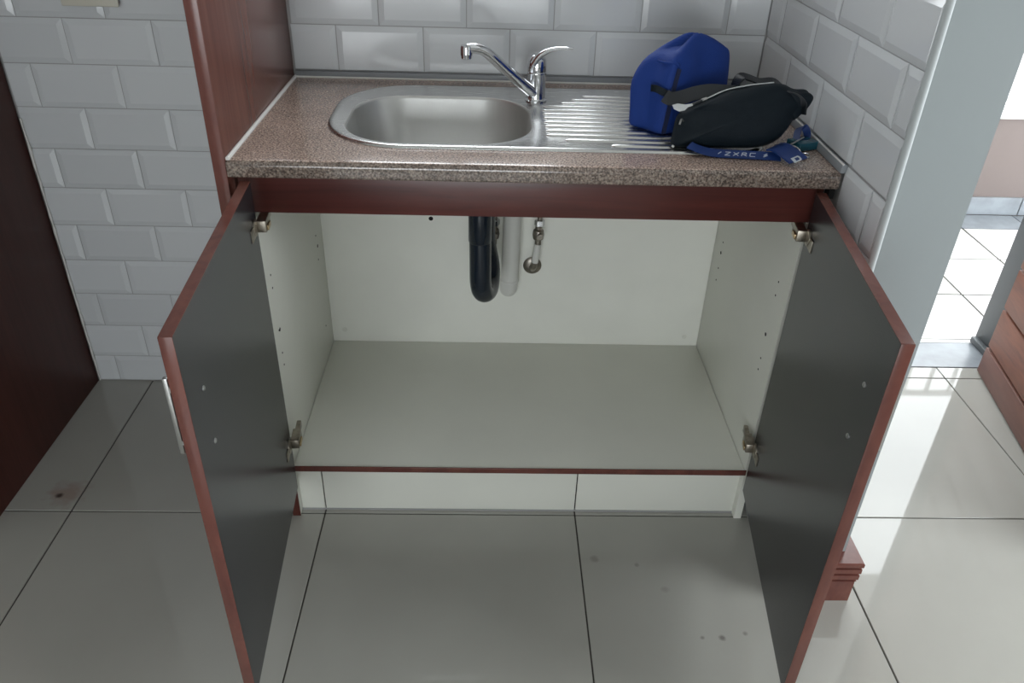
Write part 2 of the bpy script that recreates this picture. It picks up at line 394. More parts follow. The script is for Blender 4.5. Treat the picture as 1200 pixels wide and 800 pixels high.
# uneven filler bead in the corner between tiled wall and cupboard
bm = bmesh.new(); pts = [(-0.6440 + random.uniform(0, .0012), 0.5435, 0.004 + k*0.02) for k in range(40)]
tube(bm, pts, [0.0016 + (0.0036 if 22 < k < 27 else 0.002)*random.random() for k in range(40)], 8); mk('filler_bead', bm, 'sealant', wb, smooth=True)

# ---- stepped wooden skirting round the wall end
def skirt_profile():
    return [(0.0, 0.0), (0.030, 0.0), (0.030, 0.062), (0.0325, 0.0645), (0.026, 0.066), (0.026, 0.070), (0.034, 0.0715), (0.034, 0.084), (0.027, 0.0855), (0.027, 0.0895), (0.035, 0.091), (0.035, 0.103), (0.027, 0.1045), (0.027, 0.1085), (0.036, 0.110), (0.036, 0.119), (0.034, 0.122), (0.0, 0.122)]
bm = bmesh.new(); pr = skirt_profile()
path = [(XR + 0.02, -0.216, 0, -1), (1.2775, -0.216, 1, -1), (1.2775, 0.66, 1, 0)]
rings = []
for (px, py, dx, dy) in path: rings.append([bm.verts.new((px + dx*d*0.85, py + dy*d, z)) for d, z in pr])
for a, b in zip(rings, rings[1:]):
    for k in range(len(pr)): bm.faces.new((a[k], a[(k+1) % len(pr)], b[(k+1) % len(pr)], b[k]))
bm.faces.new(rings[0]); bm.faces.new(rings[-1][::-1])
struct(mk('baseboard_right', bm, 'mahogany_edge'), 'stepped dark red wooden skirting at foot of white wall end', 'baseboard')

# ---- doorway: threshold, jamb
th = mkbox('trim_1', 'balc_grout', DOOR[0], 2.2, 0.677, 0.846, -0.12, -0.003)
struct(th, 'grey stone threshold of the balcony doorway', 'threshold')
for x0 in (DOOR[0], 1.81):
    bm = bmesh.new(); box(bm, x0 + 0.001, (1.81 if x0 < 1.6 else 2.198) - 0.001, 0.6785, 0.823, -0.01, 0.001, bev=0.001, seg=1)
    mk('threshold_tile', bm, 'stone', th)
bm = bmesh.new(); box(bm, DOOR[0] + 0.001, 2.145, 0.8255, 0.846, -0.01, 0.0005, bev=0.001, seg=1); mk('threshold_lip', bm, 'white', th)
bm = bmesh.new(); box(bm, 2.145, 2.2, 0.70, 0.845, 0.001, DOOR[3], bev=0.003)
jm = mk('trim_2', bm, 'frame', None, smooth=True); struct(jm, 'grey door frame post at the balcony doorway', 'door frame')
bm = bmesh.new(); box(bm, 2.125, 2.146, 0.695, 0.835, 0.0012, 0.022, bev=0.003)
mk('floor_bracket', bm, 'frame', jm, smooth=True)

# ---- rear window frame (behind the camera)
wf = multi('window_1', 'white', [(REAR[0], REAR[1], -3.70, -3.66, REAR[2], REAR[2]+0.05), (REAR[0], REAR[1], -3.70, -3.66, REAR[3]-0.05, REAR[3]), (REAR[0], REAR[0]+0.05, -3.70, -3.66, REAR[2]+0.05, REAR[3]-0.05), (REAR[1]-0.05, REAR[1], -3.70, -3.66, REAR[2]+0.05, REAR[3]-0.05), ((REAR[0]+REAR[1])/2-0.03, (REAR[0]+REAR[1])/2+0.03, -3.70, -3.66, REAR[2]+0.05, REAR[3]-0.05)])
struct(wf, 'white window frame in the rear wall', 'window')

def frame2(name, W, y0, y1, label):
    x0, x1, z0, z1 = W; q = 0.04; xm = (x0+x1)/2
    struct(multi(name, 'white', [(x0, x1, y0, y1, z0, z0+q), (x0, x1, y0, y1, z1-q, z1), (x0, x0+q, y0, y1, z0+q, z1-q), (x1-q, x1, y0, y1, z0+q, z1-q), (xm-q/2, xm+q/2, y0, y1, z0+q, z1-q)]), label, 'window')
struct(multi('window_3_added', 'white', [(2.84, 2.88, ADDED_SIDEW[0], ADDED_SIDEW[1], ADDED_SIDEW[2], ADDED_SIDEW[2]+.04), (2.84, 2.88, ADDED_SIDEW[0], ADDED_SIDEW[1], ADDED_SIDEW[3]-.04, ADDED_SIDEW[3]), (2.84, 2.88, ADDED_SIDEW[0], ADDED_SIDEW[0]+.04, ADDED_SIDEW[2]+.04, ADDED_SIDEW[3]-.04), (2.84, 2.88, ADDED_SIDEW[1]-.04, ADDED_SIDEW[1], ADDED_SIDEW[2]+.04, ADDED_SIDEW[3]-.04)]), 'white frame of the added, unseen window in the far right wall', 'window')
frame2('window_2', SINKW, 0.74, 0.78, 'white window frame in the wall above the sink')

# ================================================================== BALCONY
bf = mkbox('balcony_floor', 'balc_grout', 0.9, 3.9, 0.846, 2.06, -0.2, -0.003)
struct(bf, 'white tiled balcony floor beyond the doorway', 'floor')
BX = [2.265 + 0.3033*k for k in range(-5, 6)]
BY = [0.846, 1.164, 1.465, 1.767]
for xa, xb in zip(BX, BX[1:]):
    for ya, yb in zip(BY, BY[1:]): floor_tile(xa, xb, ya, yb, bf, 'balc', 'balcony_tile', top=0.0, gap=0.009, bev=0.0004)
    floor_tile(xa, xb, 1.767, 1.918, bf, 'stone', 'border_tile', top=0.001, gap=0.004)
pw = mkbox('wall_parapet', 'parapet', 0.9, 3.9, 1.925, 2.06, -0.003, 0.44)
struct(pw, 'low pinkish balcony parapet', 'wall')
for k in range(-5, 5):
    bm = bmesh.new(); box(bm, 2.59 + 0.3033*k + 0.002, 2.59 + 0.3033*(k+1) - 0.002, 1.915, 1.9255, 0.003, 0.085, bev=0.0015, seg=1)
    mk('skirting_tile', bm, 'stone', pw)
bm = bmesh.new(); box(bm, 0.9, 3.9, 1.90, 2.08, 0.441, 0.472, bev=0.006); mk('coping', bm, 'white', pw, smooth=True)
struct(multi('wall_balcony_ends_added', 'parapet', [(0.8, 0.9, 0.851, 2.06, -0.2, 2.42), (3.9, 4.0, 0.851, 2.06, -0.2, 2.42)]), 'added, unseen end walls of the balcony that cut side light', 'wall')  # unseen walls added to keep side light off the parapet
bs = mkbox('balcony_canopy', 'ceiling', 0.9, 3.9, 0.851, 1.96, 2.42, 2.6)
struct(bs, 'concrete slab above the balcony', 'ceiling')
rl = empty('balcony_railing', (2.4, 1.99, 0.472))
tag(rl, 'white metal railing on the balcony parapet', 'railing')
for z in (0.505, 0.545, 1.05):
    bm = bmesh.new(); box(bm, 0.95, 3.85, 1.975, 2.005, z - 0.011, z + 0.011, bev=0.003); mk('rail', bm, 'white', rl, smooth=True)
for k in range(24):
    x = 1.0 + k*0.122
    bm = bmesh.new(); box(bm, x - 0.008, x + 0.008, 1.982, 1.998, 0.556, 1.039); mk('baluster', bm, 'white', rl)
for x in (0.97, 2.4, 3.83):
    bm = bmesh.new(); box(bm, x - 0.015, x + 0.015, 1.9745, 2.0055, 0.473, 1.061, bev=0.002); mk('post', bm, 'white', rl)
struct(mkbox('ground', 'ground', -30, 40, 2.2, 60, -7.2, -7.0), 'pale street far below the balcony', 'ground')
fb = empty('apartment_block', (14, 20, -7.0))
tag(fb, 'pale building beyond the balcony railing', 'building')
mkbox('wall', 'far_wall', 6, 24, 18, 26, -7.0, 3.0, parent=fb)
for i in range(8):
    for j in range(4):
        bm = bmesh.new(); box(bm, 7 + i*2.1, 8.1 + i*2.1, 17.93, 18.001, -6 + j*2.3, -4.7 + j*2.3); f_ = mk('window', bm, 'white', fb)
        bm = bmesh.new(); box(bm, 7.1 + i*2.1, 8.0 + i*2.1, 17.9, 17.929, -5.9 + j*2.3, -4.8 + j*2.3); mk('pane', bm, 'glass_dark', f_)

# ---- open wooden balcony door leaf
ang = math.atan2(-0.983, -0.185)
dl = empty('wooden_door', (2.082, 0.655, 0.004), ang)
tag(dl, 'open wooden plank door beside the grey door frame at right', 'door')
# local x runs along the leaf, local -y points to the kitchen doorway side (world -x)
L = 0.82
def lb(name, mat, *b, bev=0.003): return mkbox(name, mat, *b, bev=bev, parent=dl, local=True)
lb('core', 'mahogany_dark', 0.004, L - 0.004, -0.012, 0.012, 0.004, 2.03, bev=0)
lb('bottom_rail', 'rail', 0.0, L, -0.024, 0.024, 0.0, 0.088)
z = 0.0945
while z < 1.98:
    lb('plank', 'plank', 0.0, L, -0.021, 0.021, z, min(z + 0.129, 2.03)); z += 0.1355

# ================================================================== TALL WOOD UNITS
tc = empty('tall_cupboard', (-0.95, 0.25, 0.0))
tag(tc, 'tall dark wooden cupboard side standing at left edge', 'cupboard')
mkbox('side_panel', 'mahogany_dark', -0.668, -0.650, -0.07, 0.546, 0.0005, 2.2, bev=0.001, parent=tc)
mkbox('side_panel', 'mahogany_dark', -1.25, -1.232, -0.07, 0.546, 0.0005, 2.2, bev=0.001, parent=tc)
mkbox('back_panel', 'mahogany_dark', -1.232, -0.668, 0.53, 0.546, 0.08, 2.2, parent=tc)
mkbox('top_panel', 'mahogany_dark', -1.232, -0.668, -0.07, 0.53, 2.18, 2.2, parent=tc)
mkbox('plinth', 'mahogany_dark', -1.232, -0.668, -0.03, -0.012, 0.0005, 0.08, parent=tc)
d_ = mkbox('door', 'mahogany', -1.248, -0.652, -0.09, -0.072, 0.085, 2.195, bev=0.001, parent=tc)
bm = bmesh.new(); tube(bm, [(-0.71, -0.091, 0.95), (-0.71, -0.12, 0.95), (-0.71, -0.12, 1.1), (-0.71, -0.091, 1.1)], 0.005, 10); mk('handle', bm, 'silver', d_, smooth=True)
tp = empty('wooden_partition', (0.02, 0.25, 0))
tag(tp, 'tall reddish brown wooden panel standing between tiled wall and counter', 'panel')
mkbox('board', 'mahogany', 0.0105, 0.0325, -0.033, 0.548, 0.0005, 2.2, bev=0.0008, parent=tp)
mkbox('front_edge_strip', 'mahogany_edge', 0.0102, 0.0328, -0.0352, -0.0332, 0.0005, 2.2, bev=0.0006, parent=tp)

# ================================================================== SINK CABINET
cab = empty('sink_cabinet', (0.585, 0.26, 0.0))
tag(cab, 'open dark wood sink base cabinet with white interior', 'cabinet')
X0, X1, ZS, YBK = 0.0576, 1.112, 0.1557, 0.5434
sL = mkbox('side_panel', 'melamine', 0.0395, X0, 0.001, 0.5455, 0.0005, 0.866, bev=0.0006, parent=cab)
mkbox('front_edge_strip', 'mahogany_dark', 0.0393, X0 + 0.0002, -0.0012, 0.0009, 0.79, 0.866, parent=sL)  # dark strip painting shade onto the white panel edge under the counter
mkbox('foot_edging', 'mahogany_dark', 0.0393, X0 + 0.0002, -0.0012, 0.0009, 0.0005, 0.135, parent=sL)
sR = mkbox('side_panel', 'melamine', X1, 1.1300, 0.001, 0.5455, 0.0005, 0.866, bev=0.0006, parent=cab)
mkbox('front_edge_strip', 'mahogany_dark', X1 - 0.0002, 1.1302, -0.0012, 0.0009, 0.79, 0.866, parent=sR)  # dark strip painting the same under-counter shade on the right panel
bk = mkbox('back_panel', 'back', X0 + 0.0004, X1 - 0.0004, YBK, 0.5475, 0.10, 0.866, parent=cab)
sh = mkbox('bottom_shelf', 'melamine', X0 + 0.001, X1 - 0.001, 0.0015, YBK - 0.0012, 0.141, ZS, bev=0.0006, parent=cab)
mkbox('edging', 'mahogany_edge', X0 - 0.003, X1 + 0.003, -0.0012, 0.0012, 0.1415, ZS + 0.0012, bev=0.0005, parent=sh)
mkbox('apron_rail', 'mahogany_h', X0 - 0.004, X1 + 0.004, -0.0035, 0.0165, 0.789, 0.8665, bev=0.001, parent=cab)
# toe kick faced with tile
tk = mkbox('plinth', 'floor_grout', X0 + 0.001, X1 - 0.001, 0.027, 0.040, 0.0005, 0.1405, parent=cab)
for a, b in ((X0, TX - 0.001), (TX + 0.0015, TX + TS - 0.0015), (TX + TS + 0.0015, X1)):
    mkbox('plinth_tile', 'melamine', a, b, 0.0215, 0.0268, 0.0045, 0.1402, bev=0.0008, parent=tk)
mkbox('grout_line', 'grout', X0, X1, 0.0200, 0.0267, 0.0003, 0.0042, parent=tk)
# shelf pin holes, screw caps
def discs(name, pts, axis, r, mat, parent, depth=0.0006):
    bm = bmesh.new()
    for p in pts: lathe(bm, [(r, 0), (r*0.9, depth)], p, 12, axis)
    o = mk(name, bm, mat, parent)
    if len(pts) > 1: o['kind'] = 'stuff'
    return o
zs = [0.629, 0.599, 0.496, 0.439, 0.408]
discs('pin_holes', [(X0 + 0.0001, 0.048, q) for q in zs] + [(X0 + 0.0001, 0.47, q) for q in (0.52, 0.452, 0.25)], 'x', 0.0024, 'hole', sL)
discs('pin_holes', [(X1 - 0.0007, 0.062, q) for q in (0.625, 0.593, 0.433, 0.403)] + [(X1 - 0.0007, 0.474, q) for q in (0.52, 0.445, 0.41)], 'x', 0.0024, 'hole', sR)
for q in ((X0 + 0.0001, 0.478, 0.487), (X0 + 0.0001, 0.055, 0.494)): discs('fixing_hole', [q], 'x', 0.0046, 'hole', sL)
for q in ((X1 - 0.0007, 0.476, 0.489), (X1 - 0.0007, 0.066, 0.493)): discs('fixing_hole', [q], 'x', 0.0046, 'hole', sR)
discs('fixing_hole', [(0.348, YBK - 0.0008, 0.541)], 'y', 0.006, 'hole', bk)
for p in ((0.093, YBK - 0.0022, 0.193), (1.072, YBK - 0.0022, 0.186)):
    bm = bmesh.new(); lathe(bm, [(0.007, 0.0020), (0.007, 0.0008), (0.005, 0.0)], p, 16, 'y'); mk('screw_cap', bm, 'melamine', bk, smooth=True)

# ---- doors: hinge corner, swing direction (outer face line), inner side sign
def cab_door(hx, hy, fx, fy, inner, label):
    d = Vector((fx - hx, fy - hy, 0)); Ld = d.length; d.normalize()
    th_ = 0.018
    e = empty('door', (hx, hy, 0.12)); e.parent = cab; e.matrix_parent_inverse = Matrix.Translation(-Vector(cab.location))
    e.rotation_euler = (0, 0, math.atan2(d.y, d.x)); e['label'] = label
    # local x along the door from hinge to free edge; inner face on local +y (s=1) or -y (s=-1)
    s = 1 if (Matrix.Rotation(math.atan2(d.y, d.x), 3, 'Z') @ Vector((0, 1, 0))).x * inner > 0 else -1
    H = 0.74
    def B(name, mat, x0, x1, y0, y1, z0, z1, bev=0.0008, par=e):
        ya, yb = sorted((y0*s, y1*s)); return mkbox(name, mat, x0, x1, ya, yb, z0, z1, bev=bev, parent=par, local=True)
    B('core', 'mahogany', 0.001, Ld - 0.001, 0.0008, th_ - 0.0012, 0.001, H - 0.001)
    B('outer_veneer', 'mahogany', 0.0012, Ld - 0.0012, 0.0, 0.0008, 0.0012, H - 0.0012, bev=0)
    B('inner_face', 'door_inner', 0.0012, Ld - 0.0012, th_ - 0.0012, th_, 0.0012, H - 0.0012, bev=0)
    B('edging', 'mahogany_edge', Ld - 0.001, Ld + 0.0005, 0, th_, 0, H, bev=0.0004)
    B('edging', 'mahogany_edge', 0, Ld - 0.001, 0, th_, H - 0.001, H + 0.0004, bev=0)
    # handle on the outer face : flat vertical bar on two standoffs
    hz0, hz1 = (0.617, 0.752) if inner > 0 else (0.632, 0.767)
    hz0 -= 0.12; hz1 -= 0.12; hxp = Ld - 0.068
    bm = bmesh.new()
    box(bm, hxp - 0.004, hxp + 0.004, min(-0.034*s, -0.027*s), max(-0.034*s, -0.027*s), hz0, hz1, bev=0.0012)
    for q in (hz0 + 0.02, hz1 - 0.02): box(bm, hxp - 0.004, hxp + 0.004, min(-0.028*s, 0), max(-0.028*s, 0), q - 0.004, q + 0.004)
    mk('handle', bm, 'silver', e, smooth=True, local=True)
    for q in (hz0 + 0.02, hz1 - 0.02):
        bm = bmesh.new(); lathe(bm, [(0.0042, th_*s - 0.0004*s), (0.0042, (th_ + 0.0012)*s), (0.0026, (th_ + 0.0024)*s)], (hxp, 0, q), 14, 'y')
        mk('screw_head', bm, 'silver', e, smooth=True, local=True)
    # concealed hinges: cup plate on the door, arm running back to the carcass side
    for q in (0.135, 0.655):
        bm = bmesh.new()
        box(bm, 0.006, 0.058, min(th_*s, (th_+0.002)*s), max(th_*s, (th_+0.002)*s), q - 0.012, q + 0.012, bev=0.0008)
        lathe(bm, [(0.0165, th_*s), (0.0165, (th_+0.003)*s), (0.013, (th_+0.0032)*s)], (0.022, 0, q + 0.004), 18, 'y')
        y0, y1 = sorted(((th_+0.002)*s, (th_+0.020)*s))
        box(bm, -0.028, 0.016, y0, y1, q - 0.009, q + 0.014, bev=0.002)
        y0, y1 = sorted(((th_+0.006)*s, (th_+0.016)*s))
        box(bm, -0.060, -0.026, y0, y1, q - 0.006, q + 0.012, bev=0.002)
        h_ = mk('hinge', bm, 'nickel', e, smooth=True, local=True)
        bm = bmesh.new(); y0, y1 = sorted(((th_+0.0201)*s, (th_+0.0235)*s)); box(bm, -0.012, 0.012, y0, y1, q - 0.006, q + 0.004, bev=0.001)
        mk('hinge_clip', bm, 'brass', e, smooth=True, local=True)
    return e
cab_door(0.0526, -0.030, 0.0912, -0.556, 1, 'left cabinet door standing open, dark inner face')
cab_door(1.1230, -0.030, 1.0580, -0.548, -1, 'right cabinet door standing open, dark inner face')

# ================================================================== COUNTERTOP
ZT, TH, YF = 0.900, 0.032, -0.033
ct = empty('countertop', (0.59, 0.26, 0.868))
tag(ct, 'brown speckled granite-look countertop around the sink', 'countertop')
HX0, HX1, HY0, HY1 = 0.205, 0.600, 0.072, 0.400
def front_prof(y1):
    r = 0.011; pts = []
    for k in range(7):
        a = math.radians(90 + 90*k/6); pts.append((YF + r + r*math.cos(a), ZT - r + r*math.sin(a)))
    for k in range(5):
        a = math.radians(180 + 90*k/4); rr = 0.004; pts.append((YF + rr + rr*math.cos(a), ZT - TH + rr + rr*math.sin(a)))
    return [(y1, ZT)] + pts + [(y1, ZT - TH)]
bm = bmesh.new()
prism_x(bm, front_prof(0.5505), XL, HX0); prism_x(bm, front_prof(0.5505), HX1, XR - 0.003)
prism_x(bm, front_prof(HY0), HX0, HX1); box(bm, HX0, HX1, HY1, 0.5505, ZT - TH, ZT)
def tri(ax, ay, sx, sy, c=0.055):
    p = [(ax, ay), (ax + sx*c, ay), (ax, ay + sy*c)]
    a = [bm.verts.new((x, y, ZT)) for x, y in p]; b = [bm.verts.new((x, y, ZT - TH)) for x, y in p]
    bm.faces.new(a); bm.faces.new(b[::-1])
    for k in range(3): bm.faces.new((a[k], b[k], b[(k+1) % 3], a[(k+1) % 3]))
for q in ((HX0, HY0, 1, 1), (HX0, HY1, 1, -1), (HX1, HY0, -1, 1), (HX1, HY1, -1, -1)): tri(*q)
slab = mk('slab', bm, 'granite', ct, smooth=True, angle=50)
slab.data.materials.append(M['granite_edge_shaded'])
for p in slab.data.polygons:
    if p.normal.y < -0.6: p.material_index = 1  # front faces take the shaded copy of the granite
bm = bmesh.new(); tube(bm, [(XL + 0.003, YF + 0.006, ZT + 0.001), (XL + 0.003, 0.54, ZT + 0.001)], 0.0042, 10); mk('sealant_bead', bm, 'sealant', ct, smooth=True)
bm = bmesh.new(); box(bm, XL + 0.002, XR - 0.006, 0.5395, 0.5515, ZT + 0.0003, 0.9145, bev=0.0015); mk('upstand_strip', bm, 'strip', ct, smooth=True)
bm = bmesh.new(); tube(bm, [(XL + 0.006, 0.539, ZT + 0.0015), (XR - 0.012, 0.539, ZT + 0.0015)], 0.0022, 8); mk('sealant_bead', bm, 'sealant', ct, smooth=True)
bm = bmesh.new(); box(bm, XR - 0.0085, XR + 0.0030, YF - 0.004, 0.539, ZT + 0.0003, 0.9165, bev=0.0015); mk('upstand_strip', bm, 'strip', ct, smooth=True)
bm = bmesh.new(); tube(bm, [(XR - 0.006, YF - 0.004, 0.9172), (XR - 0.006, 0.539, 0.9172)], 0.0018, 8); mk('sealant_bead', bm, 'sealant', ct, smooth=True)
mkbox('wall_batten', 'hole', XR - 0.012, XR - 0.002, -0.02, 0.0, 0.845, 0.8675, parent=ct)

# ================================================================== SINK
sk = empty('kitchen_sink', (0.40, 0.235, 0.75))
tag(sk, 'stainless steel inset sink with bowl and ribbed drainer', 'sink')
def rr_sdf(px, py, x0, x1, y0, y1, rl, rr):
    cx, cy = (x0+x1)/2, (y0+y1)/2; r = rl if px < cx else rr
    qx, qy = abs(px-cx) - (x1-x0)/2 + r, abs(py-cy) - (y1-y0)/2 + r
    return math.hypot(max(qx, 0), max(qy, 0)) + min(max(qx, qy), 0) - r
BC = (0.398, 0.235)
angs = sorted(set([2*math.pi*k/160 for k in range(160)] + [math.radians(a) for a in [q*0.5 for q in range(-44, 60)]]))
angs = sorted(set(round(a % (2*math.pi), 5) for a in angs))
def rr_loop(x0, x1, y0, y1, rl, rr):
    out = []
    for a in angs:
        lo, hi = 0.0, 1.2
        for _ in range(34):
            m_ = (lo+hi)/2
            if rr_sdf(BC[0] + m_*math.cos(a), BC[1] + m_*math.sin(a), x0, x1, y0, y1, rl, rr) < 0: lo = m_
            else: hi = m_
        out.append((BC[0] + lo*math.cos(a), BC[1] + lo*math.sin(a)))
    return out
def off(rect, d): x0, x1, y0, y1, a, b = rect; return (x0+d, x1-d, y0+d, y1-d, max(a-d, .01), max(b-d, .01))
OUT = (0.173, 1.035, 0.050, 0.478, 0.165, 0.06)
BOW = (0.2125, 0.5850, 0.0790, 0.3950, 0.115, 0.115)
def loft(bm, levels):
    rs = [[bm.verts.new((x, y, z)) for x, y in lp] for lp, z in levels]
    n = len(angs)
    for a, b in zip(rs, rs[1:]):
        for k in range(n): bm.faces.new((a[k], a[(k+1) % n], b[(k+1) % n], b[k]))
    return rs
bm = bmesh.new()
loft(bm, [(rr_loop(*OUT), 0.9003), (rr_loop(*off(OUT, 0.0008)), 0.9032), (rr_loop(*off(OUT, 0.004)), 0.9052), (rr_loop(*off(OUT, 0.012)), 0.9056), (rr_loop(*off(OUT, 0.017)), 0.9032), (rr_loop(*off(BOW, -0.008)), 0.9030), (rr_loop(*off(BOW, -0.003)), 0.9024)])
mk('deck', bm, 'steel', sk, smooth=True, angle=60)
bm = bmesh.new()
rs = loft(bm, [(rr_loop(*off(BOW, -0.003)), 0.9024), (rr_loop(*off(BOW, -0.0005)), 0.9005), (rr_loop(*off(BOW, 0.001)), 0.896), (rr_loop(*off(BOW, 0.012)), 0.79), (rr_loop(*off(BOW, 0.02)), 0.768), (rr_loop(*off(BOW, 0.04)), 0.756), (rr_loop(*off(BOW, 0.10)), 0.752)])
bm.faces.new(rs[-1])
mk('bowl', bm, 'bowl', sk, smooth=True, angle=60)
bm = bmesh.new(); lathe(bm, [(0.042, 0.7525), (0.042, 0.7545), (0.034, 0.7545), (0.030, 0.7530)], (0.455, 0.25, 0), 24); mk('waste', bm, 'chrome', sk, smooth=True)
def rib(x0, x1, y):
    bm = bmesh.new(); hw, n = 0.0085, 8
    cs = [(-1.0, 0.0), (-0.75, 0.0026), (-0.3, 0.0036), (0.3, 0.0036), (0.75, 0.0026), (1.0, 0.0)]
    stations = [(x0, 0.15, 0.1), (x0 + 0.003, 0.6, 0.6), (x0 + 0.009, 1, 1), (x1 - 0.009, 1, 1), (x1 - 0.003, 0.6, 0.6), (x1, 0.15, 0.1)]
    rows = [[bm.verts.new((sx, y + c*hw*fw_, 0.9031 + h*fh_)) for c, h in cs] for sx, fw_, fh_ in stations]
    for a, b in zip(rows, rows[1:]):
        for k in range(len(cs)-1): bm.faces.new((a[k], a[k+1], b[k+1], b[k]))
    mk('drainer_rib', bm, 'steel', sk, smooth=True, angle=60)
for k, y in enumerate([0.082, 0.109, 0.137, 0.165, 0.193, 0.221, 0.249, 0.277, 0.305, 0.333, 0.361, 0.389, 0.417]):
    x0 = {0: 0.735, 1: 0.648}.get(k, 0.612)
    if y > 0.35: x0 = 0.645 + (y - 0.35)*0.9
    rib(x0, 1.0 - (0.1 if k == 0 else 0.03 if k == 1 else 0), y)

# ================================================================== MIXER TAP
tap = empty('mixer_tap', (0.602, 0.378, 0.903))
tag(tap, 'chrome single-lever mixer tap behind the sink bowl', 'tap')
BXY = (0.602, 0.378, 0.0)
bm = bmesh.new(); lathe(bm, [(0.0245, 0.9032), (0.0245, 0.9065), (0.0215, 0.9085), (0.0205, 0.911), (0.0205, 0.961), (0.0212, 0.9625), (0.0212, 0.9655), (0.0202, 0.967)], BXY, 32); mk('body', bm, 'chrome', tap, smooth=True)
bm = bmesh.new(); lathe(bm, [(0.0205, 0.9672), (0.0208, 0.978), (0.0195, 0.990), (0.0155, 0.999), (0.009, 1.003), (0.002, 1.004)], BXY, 32)
mk('cartridge_cap', bm, 'chrome', tap, smooth=True)
bm = bmesh.new()
lv = catmull([(0.598, 0.376, 0.985), (0.607, 0.373, 1.001), (0.622, 0.368, 1.0125), (0.645, 0.362, 1.0195), (0.676, 0.355, 1.0215)], 5)
n_ = len(lv); tube(bm, lv, [0.0185*(1-(i/(n_-1)))**0.8 + 0.0048 for i in range(n_)], 18, flat=0.45); mk('lever', bm, 'chrome', tap, smooth=True)
bm = bmesh.new()
sp = catmull([(0.600, 0.372, 0.918), (0.578, 0.357, 0.9385), (0.540, 0.333, 0.9745), (0.508, 0.314, 1.006), (0.490, 0.305, 1.0215), (0.472, 0.2985, 1.0285), (0.452, 0.295, 1.0285)], 6)
n_ = len(sp); tube(bm, sp, [0.0135 - 0.003*min(1, i/(n_*0.7)) for i in range(n_)], 18); spo = mk('spout', bm, 'chrome', tap, smooth=True)
bm = bmesh.new(); lathe(bm, [(0.0115, 1.035), (0.0128, 1.030), (0.0128, 1.016), (0.0115, 1.0155), (0.0115, 1.010), (0.009, 1.0085)], (0.451, 0.295, 0), 24); mk('aerator', bm, 'chrome', tap, smooth=True)

# ================================================================== PLUMBING UNDER THE SINK
tr = empty('drain_trap', (0.485, 0.27, 0.45))
tag(tr, 'black plastic drain trap hanging under the sink', 'pipe')
bm = bmesh.new()
pth = catmull([(0.482, 0.262, 0.745), (0.482, 0.262, 0.66), (0.483, 0.263, 0.56), (0.484, 0.266, 0.50), (0.490, 0.280, 0.470), (0.500, 0.310, 0.458), (0.505, 0.345, 0.468), (0.504, 0.370, 0.50), (0.493, 0.378, 0.56), (0.492, 0.380, 0.63)], 6)
tube(bm, pth, 0.0255, 20); mk('bend', bm, 'black_pipe', tr, smooth=True)
bm = bmesh.new(); lathe(bm, [(0.0256, 0.612), (0.0268, 0.614), (0.0268, 0.70), (0.0256, 0.704)], (0.482, 0.262, 0), 24); mk('coupling_nut', bm, 'black_pipe', tr, smooth=True)
bm = bmesh.new(); lathe(bm, [(0.0265, 0.66), (0.0285, 0.662), (0.0285, 0.68), (0.0265, 0.682)], (0.492, 0.380, 0), 24); mk('coupling_nut', bm, 'black_pipe', tr, smooth=True)
bm = bmesh.new(); tube(bm, catmull([(0.492, 0.380, 0.683), (0.497, 0.386, 0.715), (0.53, 0.44, 0.742), (0.558, 0.492, 0.742), (0.563, 0.505, 0.72), (0.563, 0.505, 0.6945)], 5), 0.022, 18); mk('link_pipe', bm, 'black_pipe', tr, smooth=True)
wp = empty('waste_pipe', (0.558, 0.505, 0.33))
tag(wp, 'white plastic waste pipe running down cabinet back panel', 'pipe')
bm = bmesh.new(); tube(bm, catmull([(0.563, 0.505, 0.69), (0.562, 0.505, 0.55), (0.559, 0.505, 0.40), (0.558, 0.508, 0.368), (0.557, 0.518, 0.350), (0.557, 0.537, 0.345)], 6), 0.0235, 20); mk('pipe', bm, 'pvc', wp, smooth=True)
bm = bmesh.new(); lathe(bm, [(0.0236, 0.378), (0.0252, 0.380), (0.0252, 0.384), (0.0236, 0.386)], (0.5590, 0.505, 0), 24); mk('collar', bm, 'pvc', wp, smooth=True)
